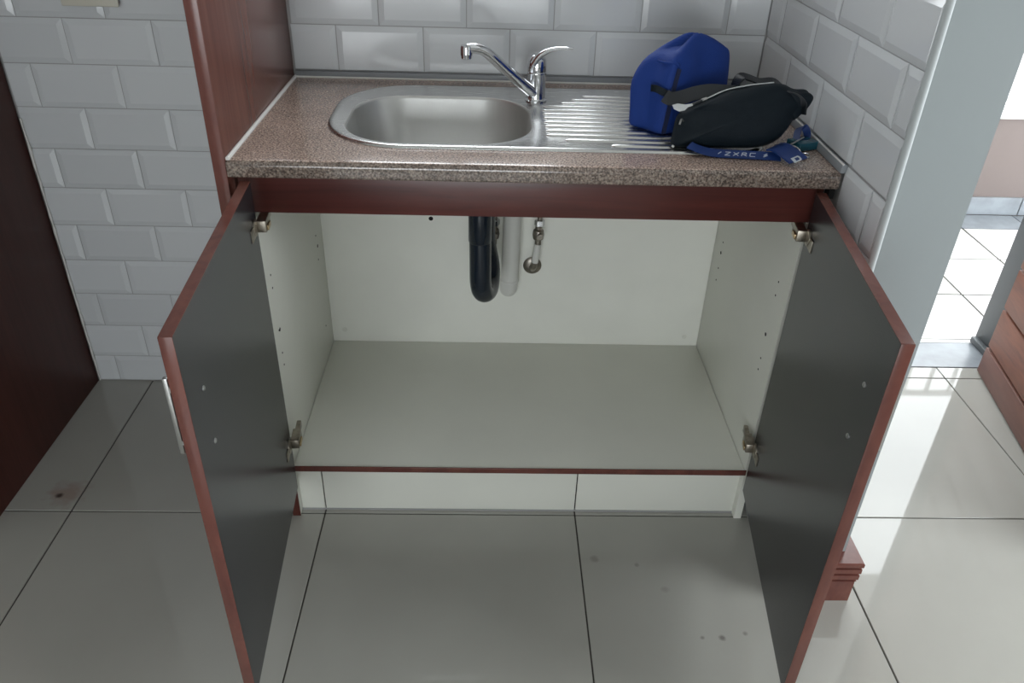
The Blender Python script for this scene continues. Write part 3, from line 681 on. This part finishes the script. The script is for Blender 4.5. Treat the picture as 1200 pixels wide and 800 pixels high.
def valve(x, zf, label, tilt=0.0, r=0.025):
    e = empty('angle_valve', (x, 0.53, zf)); tag(e, label, 'valve')
    yv = 0.505
    bm = bmesh.new(); lathe(bm, [(r, 0.5430), (r, 0.5405), (r*0.8, 0.537), (r*0.35, 0.5345)], (x, 0, zf), 26, 'y'); mk('wall_flange', bm, 'dull_chrome', e, smooth=True)
    bm = bmesh.new(); tube(bm, catmull([(x, 0.536, zf), (x, 0.520, zf + 0.002), (x + 0.002, 0.508, zf + 0.014), (x + 0.004, yv, zf + 0.03)], 5), 0.0085, 14); mk('elbow', bm, 'dull_chrome', e, smooth=True)
    bm = bmesh.new(); tube(bm, [(x + 0.004, yv, zf + 0.028), (x + 0.010, yv, zf + 0.082)], 0.0092, 14); mk('pipe_stub', bm, 'pvc', e, smooth=True)
    vx = x + 0.010
    bm = bmesh.new(); lathe(bm, [(0.0085, zf + 0.078), (0.0085, zf + 0.094), (0.0135, zf + 0.098), (0.0155, zf + 0.110), (0.0135, zf + 0.122), (0.0085, zf + 0.126), (0.0085, zf + 0.14)], (vx, yv, 0), 20)
    lathe(bm, [(0.007, yv - 0.022), (0.007, yv)], (vx + 0.004, 0, zf + 0.112), 12, 'y'); mk('valve_body', bm, 'dull_chrome', e, smooth=True)
    bm = bmesh.new(); lathe(bm, [(0.0125, zf + 0.135), (0.0135, zf + 0.137), (0.0135, zf + 0.149), (0.0125, zf + 0.151)], (vx + 0.002, yv, 0), 6); mk('nut', bm, 'chrome', e)
    bm = bmesh.new(); tube(bm, catmull([(vx + 0.002, yv, zf + 0.150), (vx + 0.003, yv, zf + 0.20), (vx + 0.003, yv, zf + 0.27)], 6), 0.0065, 12); mk('supply_hose', bm, 'dull_chrome', e, smooth=True)
    return e
valve(0.621, 0.409, 'chrome angle valve with round wall flange right of white pipe')
valve(0.504, 0.409, 'chrome angle valve squeezed between black trap and white pipe', r=0.018)

# ================================================================== SOCKET PLATE
so = empty('socket_plate', (-0.403, 0.543, 1.052))
tag(so, 'beige plastic socket plate on the white tiles at top left', 'socket')
mkbox('back_box', 'plate', -0.463, -0.343, 0.5350, 0.5464, 1.0515, 1.129, bev=0.002, parent=so)
mkbox('face_plate', 'plate', -0.467, -0.339, 0.5290, 0.5349, 1.0475, 1.133, bev=0.003, parent=so)
for x in (-0.435, -0.385):
    mkbox('rocker', 'plate', x - 0.008, x + 0.008, 0.5255, 0.5289, 1.07, 1.10, bev=0.001, parent=so)

# ================================================================== BLUE BAG
random.seed(3)
bb = empty('blue_bag', (0.885, 0.22, 0.904))
tag(bb, 'slouching bright blue fabric bag on the drainer', 'bag')
def jit(p, a): 
    n = noise.noise_vector(Vector(p) * 23.0); return Vector(p) + Vector((n.x, n.y, n.z*0.6)) * a
lev = [
 [(.846,.137,.9075),(.915,.192,.9075),(.978,.246,.9075),(.957,.282,.9075),(.922,.306,.9075),(.850,.256,.9075),(.786,.197,.9075),(.814,.166,.9075)],
 [(.844,.133,.912),(.916,.188,.912),(.983,.246,.912),(.960,.284,.912),(.925,.309,.912),(.850,.258,.912),(.781,.195,.912),(.811,.161,.912)],
 [(.847,.137,.945),(.917,.186,.945),(.986,.246,.945),(.964,.284,.945),(.927,.310,.945),(.851,.259,.945),(.783,.198,.945),(.814,.170,.945)],
 [(.851,.141,.985),(.918,.190,.985),(.988,.248,.985),(.966,.284,.985),(.928,.308,.985),(.852,.260,.985),(.781,.204,.985),(.812,.168,.985)],
 [(.855,.146,1.018),(.918,.196,1.02),(.987,.250,1.015),(.968,.284,1.012),(.930,.304,1.012),(.856,.258,1.015),(.786,.210,1.006),(.818,.172,1.012)],
 [(.859,.152,1.048),(.916,.203,1.056),(.985,.252,1.036),(.968,.281,1.036),(.938,.296,1.036),(.868,.252,1.046),(.800,.213,1.034),(.826,.178,1.042)],
 [(.860,.160,1.057),(.908,.218,1.079),(.981,.256,1.047),(.970,.270,1.047),(.955,.276,1.051),(.884,.243,1.077),(.820,.209,1.052),(.836,.184,1.054)]]
ridge = [(.850,.180,1.0615),(.900,.232,1.0925),(.978,.260,1.0530),(.9775,.2605,1.0530),(.9770,.261,1.0530),(.8995,.2325,1.0925),(.838,.200,1.0600),(.844,.190,1.0600)]
bm = bmesh.new(); rings = []
for li, ring in enumerate(lev):
    cr = catmull(ring, 6, closed=True)
    rings.append([bm.verts.new(jit(p, 0.0045 if 0 < li < 6 else 0.0015)) for p in cr])
rings.append([bm.verts.new(Vector(ridge[i]).lerp(Vector(ridge[(i+1) % 8]), k/6) + Vector((0, 0, (0.008 if i in (1, 4) else 0.003 if i in (0, 5) else 0)*math.sin(math.pi*k/6)))) for i in range(8) for k in range(6)])
for a, b in zip(rings, rings[1:]):
    n = len(a)
    for k in range(n): bm.faces.new((a[k], a[(k+1) % n], b[(k+1) % n], b[k]))
bm.faces.new(rings[0][::-1]); bm.faces.new(rings[-1])
bag = mk('body', bm, 'blue', bb, smooth=True, angle=75)
sd = bag.modifiers.new('subd', 'SUBSURF'); sd.levels = 1; sd.render_levels = 1
# dark seam strip down the front corner, seam fold, small side loop
bm = bmesh.new(); ribbon(bm, catmull([(.8605,.1445,1.034),(.8555,.1405,1.008),(.851,.1360,.982),(.8465,.1320,.945),(.8425,.1285,.914)], 4), (1, .35, 0), 0.0085, 0.0022); mk('seam_strip', bm, 'navy', bb)
bm = bmesh.new(); tube(bm, catmull([(.824,.176,1.0415),(.832,.168,1.0405),(.848,.156,1.0415),(.8605,.1495,1.0405)], 4), 0.0026, 8); mk('piping', bm, 'blue', bb, smooth=True)
bm = bmesh.new(); tube(bm, catmull([(.836,.184,1.0505),(.846,.168,1.0490),(.856,.153,1.0440),(.862,.147,1.037)], 4), 0.0022, 8); mk('piping', bm, 'blue', bb, smooth=True)
bm = bmesh.new(); ribbon(bm, catmull([(.812,.150,.996),(.820,.142,.997),(.834,.136,.992),(.847,.130,.988)], 4), (0, 0.2, 1), 0.013, 0.003); mk('loop_tab', bm, 'black', bb)

# ================================================================== BLACK WAIST BAG
kb = empty('waist_bag', (0.98, 0.075, 0.90))
tag(kb, 'black fabric waist bag lying against the blue bag', 'bag')
OUTL = [[0.848,0.074,0.909],[0.851,0.087,0.938],[0.859,0.098,0.963],[0.886,0.104,0.976],[0.915,0.11,0.989],[0.947,0.116,1.002],[0.992,0.12,1.011],[1.036,0.122,1.017],[1.057,0.122,1.016],[1.077,0.119,1.009],[1.1,0.119,1.008],[1.109,0.114,0.998],[1.107,0.106,0.981],[1.097,0.102,0.971],[1.081,0.096,0.957],[1.069,0.088,0.94],[1.054,0.081,0.924],[1.028,0.076,0.9115],[0.99,0.074,0.9065],[0.946,0.074,0.9062],[0.896,0.074,0.9062],[0.866,0.074,0.9062]]
ol = catmull(OUTL, 4, closed=True); cen = sum(ol, Vector()) / len(ol)
nrm = Vector((0.03, -0.90, 0.42)).normalized()
bm = bmesh.new()
def pillow(bm, ol, cen, nrm, tf, tb, jitter=0.004, steps=(1.0, .96, .88, .76, .6, .42, .22)):
    sides = []
    edge = None
    for sgn, T in ((1, tf), (-1, tb)):
        rings = []
        for s in steps:
            if s == 1.0 and edge is not None: rings.append(edge); continue
            hgt = T * math.sqrt(max(0, 1 - s**2.6))
            r_ = []
            for p in ol:
                q = cen + (p - cen)*s + nrm*hgt*sgn
                n = noise.noise_vector(q * 30.0); q = q + nrm*sgn*n.x*jitter*(1 if s < 1 else 0)
                q.z = max(q.z, 0.9065 if q.y > 0.05 else 0.9012)
                r_.append(bm.verts.new(q))
            rings.append(r_)
            if s == 1.0: edge = r_
        n = len(ol)
        for a, b in zip(rings, rings[1:]):
            for k in range(n): bm.faces.new((a[k], a[(k+1) % n], b[(k+1) % n], b[k]))
        bm.faces.new(rings[-1])
pillow(bm, ol, cen, nrm, 0.034, 0.030)
mk('body', bm, 'black', kb, smooth=True, angle=70)
zip_line = catmull([(.862,.096,.966),(.886,.100,.9785),(.915,.106,.9915),(.947,.112,1.0045),(.992,.116,1.0135),(1.036,.118,1.0185)], 5)
bm = bmesh.new(); tube(bm, zip_line, 0.0028, 8); mk('zip', bm, 'black_gloss', kb, smooth=True)
bm = bmesh.new(); tube(bm, [(p + Vector((0, -0.003, 0.0022))) for p in zip_line[8:]], 0.0011, 6); mk('zip_piping', bm, 'label_grey', kb, smooth=True)
# bunched strap end on the right
b2 = catmull([(1.058,.100,1.011),(1.078,.104,1.0085),(1.098,.106,1.0065),(1.1075,.103,.997),(1.1055,.098,.982),(1.096,.095,.972),(1.080,.090,.958),(1.066,.086,.965),(1.060,.092,.99)], 4, closed=True)
bm = bmesh.new(); pillow(bm, b2, sum(b2, Vector())/len(b2), Vector((0.35, -0.88, 0.3)).normalized(), 0.016, 0.012, 0.008); mk('strap_bunch', bm, 'black', kb, smooth=True, angle=70)
bm = bmesh.new(); ribbon(bm, catmull([(1.056,.0945,1.006),(1.072,.088,1.003),(1.088,.083,.992),(1.092,.080,.972)], 5), (0, -.2, 1), 0.012, 0.003); mk('strap_fold', bm, 'black_gloss', kb)
# waist belt lying over the top towards the blue bag and looping behind
bm = bmesh.new(); ribbon(bm, catmull([(.834,.122,.990),(.846,.118,.985),(.866,.114,.990),(.890,.116,.997),(.917,.120,1.001),(.945,.122,1.000),(.972,.124,.998)], 5), [(0, .55, .85)]*31, 0.026, 0.003); mk('belt', bm, 'black_gloss', kb)
bm = bmesh.new(); ribbon(bm, catmull([(.975,.165,.968),(.985,.185,.996),(.998,.198,1.0095),(1.017,.20,1.0065),(1.038,.20,1.000),(1.064,.195,1.002),(1.085,.18,.988),(1.095,.15,.975)], 5), (0, 1, .25), 0.026, 0.003); mk('belt', bm, 'black_gloss', kb)
# grey rubber tag and zip puller
bm = bmesh.new()
tg = [(0.842,0.0745,0.983),(0.846,0.0735,0.9755),(0.856,0.0725,0.9715),(0.866,0.0725,0.974),(0.872,0.0730,0.980),(0.884,0.0760,0.983),(0.884,0.0768,0.9865),(0.866,0.0755,0.984),(0.852,0.0755,0.9855)]
vs = [bm.verts.new(Vector(p) + Vector((0, 0.010, 0.0))) for p in tg]; f = bm.faces.new(vs)
ex = bmesh.ops.extrude_face_region(bm, geom=[f]); 
for v_ in [g for g in ex['geom'] if isinstance(g, bmesh.types.BMVert)]: v_.co += Vector((0, -0.003, 0.001))
mk('rubber_tag', bm, 'label_grey', kb)
bm = bmesh.new(); tube(bm, [(0.880,0.085,0.984),(0.898,0.089,0.991)], 0.0035, 8); mk('zip_puller', bm, 'black_gloss', kb, smooth=True)
bm = bmesh.new(); tube(bm, [(0.897,0.089,0.9915),(0.907,0.091,0.9945)], 0.0032, 8); mk('zip_slider', bm, 'silver', kb, smooth=True)
bm = bmesh.new(); tube(bm, catmull([(.866,.078,.955),(.860,.070,.960),(.857,.066,.952)], 3), 0.002, 6); mk('zip_slider', bm, 'silver', kb, smooth=True)
bm = bmesh.new(); tube(bm, [(.848,.066,.9118),(.852,.064,.9095)], 0.0022, 6); mk('strap_slider', bm, 'silver', kb, smooth=True)

# ================================================================== LANYARD WITH KEYS
ly = empty('lanyard', (0.98, 0.04, 0.9005))
tag(ly, 'blue lanyard with white lettering curling out under black bag', 'lanyard')
bm = bmesh.new(); ribbon(bm, catmull([(.877,.050,.9190),(.884,.046,.9165),(.905,.042,.9105),(.925,.040,.9075),(.95,.038,.9072),(.985,.035,.9070),(1.02,.032,.9070),(1.046,.027,.9072)], 6), (0, .9, .45), 0.020, 0.0016); mk('band', bm, 'blue_ribbon', ly)
bm = bmesh.new()
ribbon(bm, catmull([(1.036,.048,.919),(1.044,.036,.9225),(1.056,.020,.918),(1.067,.006,.912),(1.070,.001,.9095)], 5), (.85, .5, .15), 0.042, 0.003); fob = mk('fob', bm, 'blue_ribbon', ly)
# white outlined end mark on the fob
bm = bmesh.new()
c = Vector((1.0665, 0.0035, 0.9100)); u = Vector((.85, .5, .15)).normalized(); t = Vector((0.011, -0.016, -0.0095)).normalized(); nn = u.cross(t).normalized()
if nn.z < 0: nn = -nn
outer = [(-.010, -.006), (.008, -.006), (.0105, -.003), (.0105, .003), (.008, .006), (-.010, .006)]; inner = [(-.003, -.0032), (.005, -.0032), (.0065, -.0015), (.0065, .0015), (.005, .0032), (-.003, .0032)]
va = [bm.verts.new(c + u*a + t*b + nn*0.0026) for a, b in outer]; vb = [bm.verts.new(c + u*a + t*b + nn*0.0026) for a, b in inner]
for k in range(6): bm.faces.new((va[k], va[(k+1) % 6], vb[(k+1) % 6], vb[k]))
mk('printed_mark', bm, 'ink', fob)
# lettering strokes printed along the band
bm = bmesh.new()
def stroke(x0, z0, x1, z1, wd=0.0019):
    # band plane: u along x, v across (0,.9,.45); band centre y, z near (.039,.9025)
    def pt(x, v_): return Vector((x, 0.0380 - (x - .95)*0.085 + 0.9*v_ - 0.0008, 0.9066 + 0.45*v_ + 0.0012))
    a, b = Vector((x0, z0)), Vector((x1, z1)); d = (b - a).normalized(); q = Vector((-d.y, d.x)) * wd/2
    bm.faces.new([bm.verts.new(pt(p.x, p.y)) for p in (a - q, b - q, b + q, a + q)])
sx = 0.928
for gl in ('/', 'Z', 'X', 'R', 'C', '!'):
    h = 0.0042; w_ = 0.010
    S = {'/': [(0, -h, w_*.8, h)], 'Z': [(0, h, w_, h), (w_, h, 0, -h), (0, -h, w_, -h)], 'X': [(0, -h, w_, h), (0, h, w_, -h)],
         'R': [(0, -h, 0.001, h), (0.001, h, w_*.8, h), (w_*.8, h, w_*.8, 0), (w_*.8, 0, 0, 0), (0.003, 0, w_, -h)],
         'C': [(w_, h, 0, h), (0, h, 0, -h), (0, -h, w_, -h)], '!': [(w_*.7, h, 0.001, 0), (0.001, 0, w_*.8, 0.0005), (w_*.8, 0.0005, 0.001, -h)]}[gl]
    for s_ in S: stroke(sx + s_[0] + s_[1]*0.3, s_[1], sx + s_[2] + s_[3]*0.3, s_[3])
    sx += 0.0155 if gl != 'C' else 0.024
mk('lettering', bm, 'ink', ly)
bm = bmesh.new(); ribbon(bm, catmull([(1.092,.085,.9095),(1.098,.105,.919),(1.108,.128,.929),(1.121,.136,.931),(1.126,.125,.920),(1.118,.108,.911),(1.106,.098,.9095)], 6), (.75, -.35, .45), 0.014, 0.0018); mk('loop', bm, 'blue_ribbon', ly)
ke = empty('key_ring', (1.085, 0.075, 0.9012)); tag(ke, 'bunch of keys on a steel ring beside the lanyard', 'keys')
def torus(bm, c, R_, r, nrm_):
    c = Vector(c); nrm_ = Vector(nrm_).normalized(); a = nrm_.orthogonal().normalized(); b = nrm_.cross(a)
    n, m_ = 28, 8; rs = []
    for i in range(n):
        t_ = 2*math.pi*i/n; d = a*math.cos(t_) + b*math.sin(t_)
        rs.append([bm.verts.new(c + d*(R_ + r*math.cos(2*math.pi*k/m_)) + nrm_*r*math.sin(2*math.pi*k/m_)) for k in range(m_)])
    for i in range(n):
        for k in range(m_): bm.faces.new((rs[i][k], rs[(i+1) % n][k], rs[(i+1) % n][(k+1) % m_], rs[i][(k+1) % m_]))
bm = bmesh.new(); torus(bm, (1.083, .060, .9075), 0.012, 0.0014, (.2, -.5, .8)); mk('ring', bm, 'chrome', ke, smooth=True)
bm = bmesh.new(); torus(bm, (1.096, .040, .9060), 0.008, 0.0012, (-.1, -.3, .9)); mk('ring', bm, 'chrome', ke, smooth=True)
for (a, b, w1) in (((1.078, .078, .914), (1.110, .100, .922), .008), ((1.082, .052, .9055), (1.104, .034, .9035), .007), ((1.076, .068, .909), (1.058, .082, .9085), .007)):
    a, b = Vector(a), Vector(b); bm = bmesh.new()
    ribbon(bm, [a, a.lerp(b, .25), a.lerp(b, .35), a.lerp(b, .5), a.lerp(b, .7), b], (.5, -.6, .5), [w1*1.2, w1*1.4, w1*.8, w1*.75, w1*.6, w1*.4], 0.002); mk('key', bm, 'silver', ke)
kf = empty('key_fob', (1.112, 0.100, 0.901), math.radians(24)); tag(kf, 'small dark teal plastic box fob beside tiled wall', 'key fob')
mkbox('shell', 'teal', -0.026, 0.022, -0.019, 0.019, 0.0005, 0.0165, bev=0.002, parent=kf, local=True)
mkbox('cap', 'black_gloss', 0.0222, 0.0255, -0.018, 0.018, 0.001, 0.0155, bev=0.001, parent=kf, local=True)
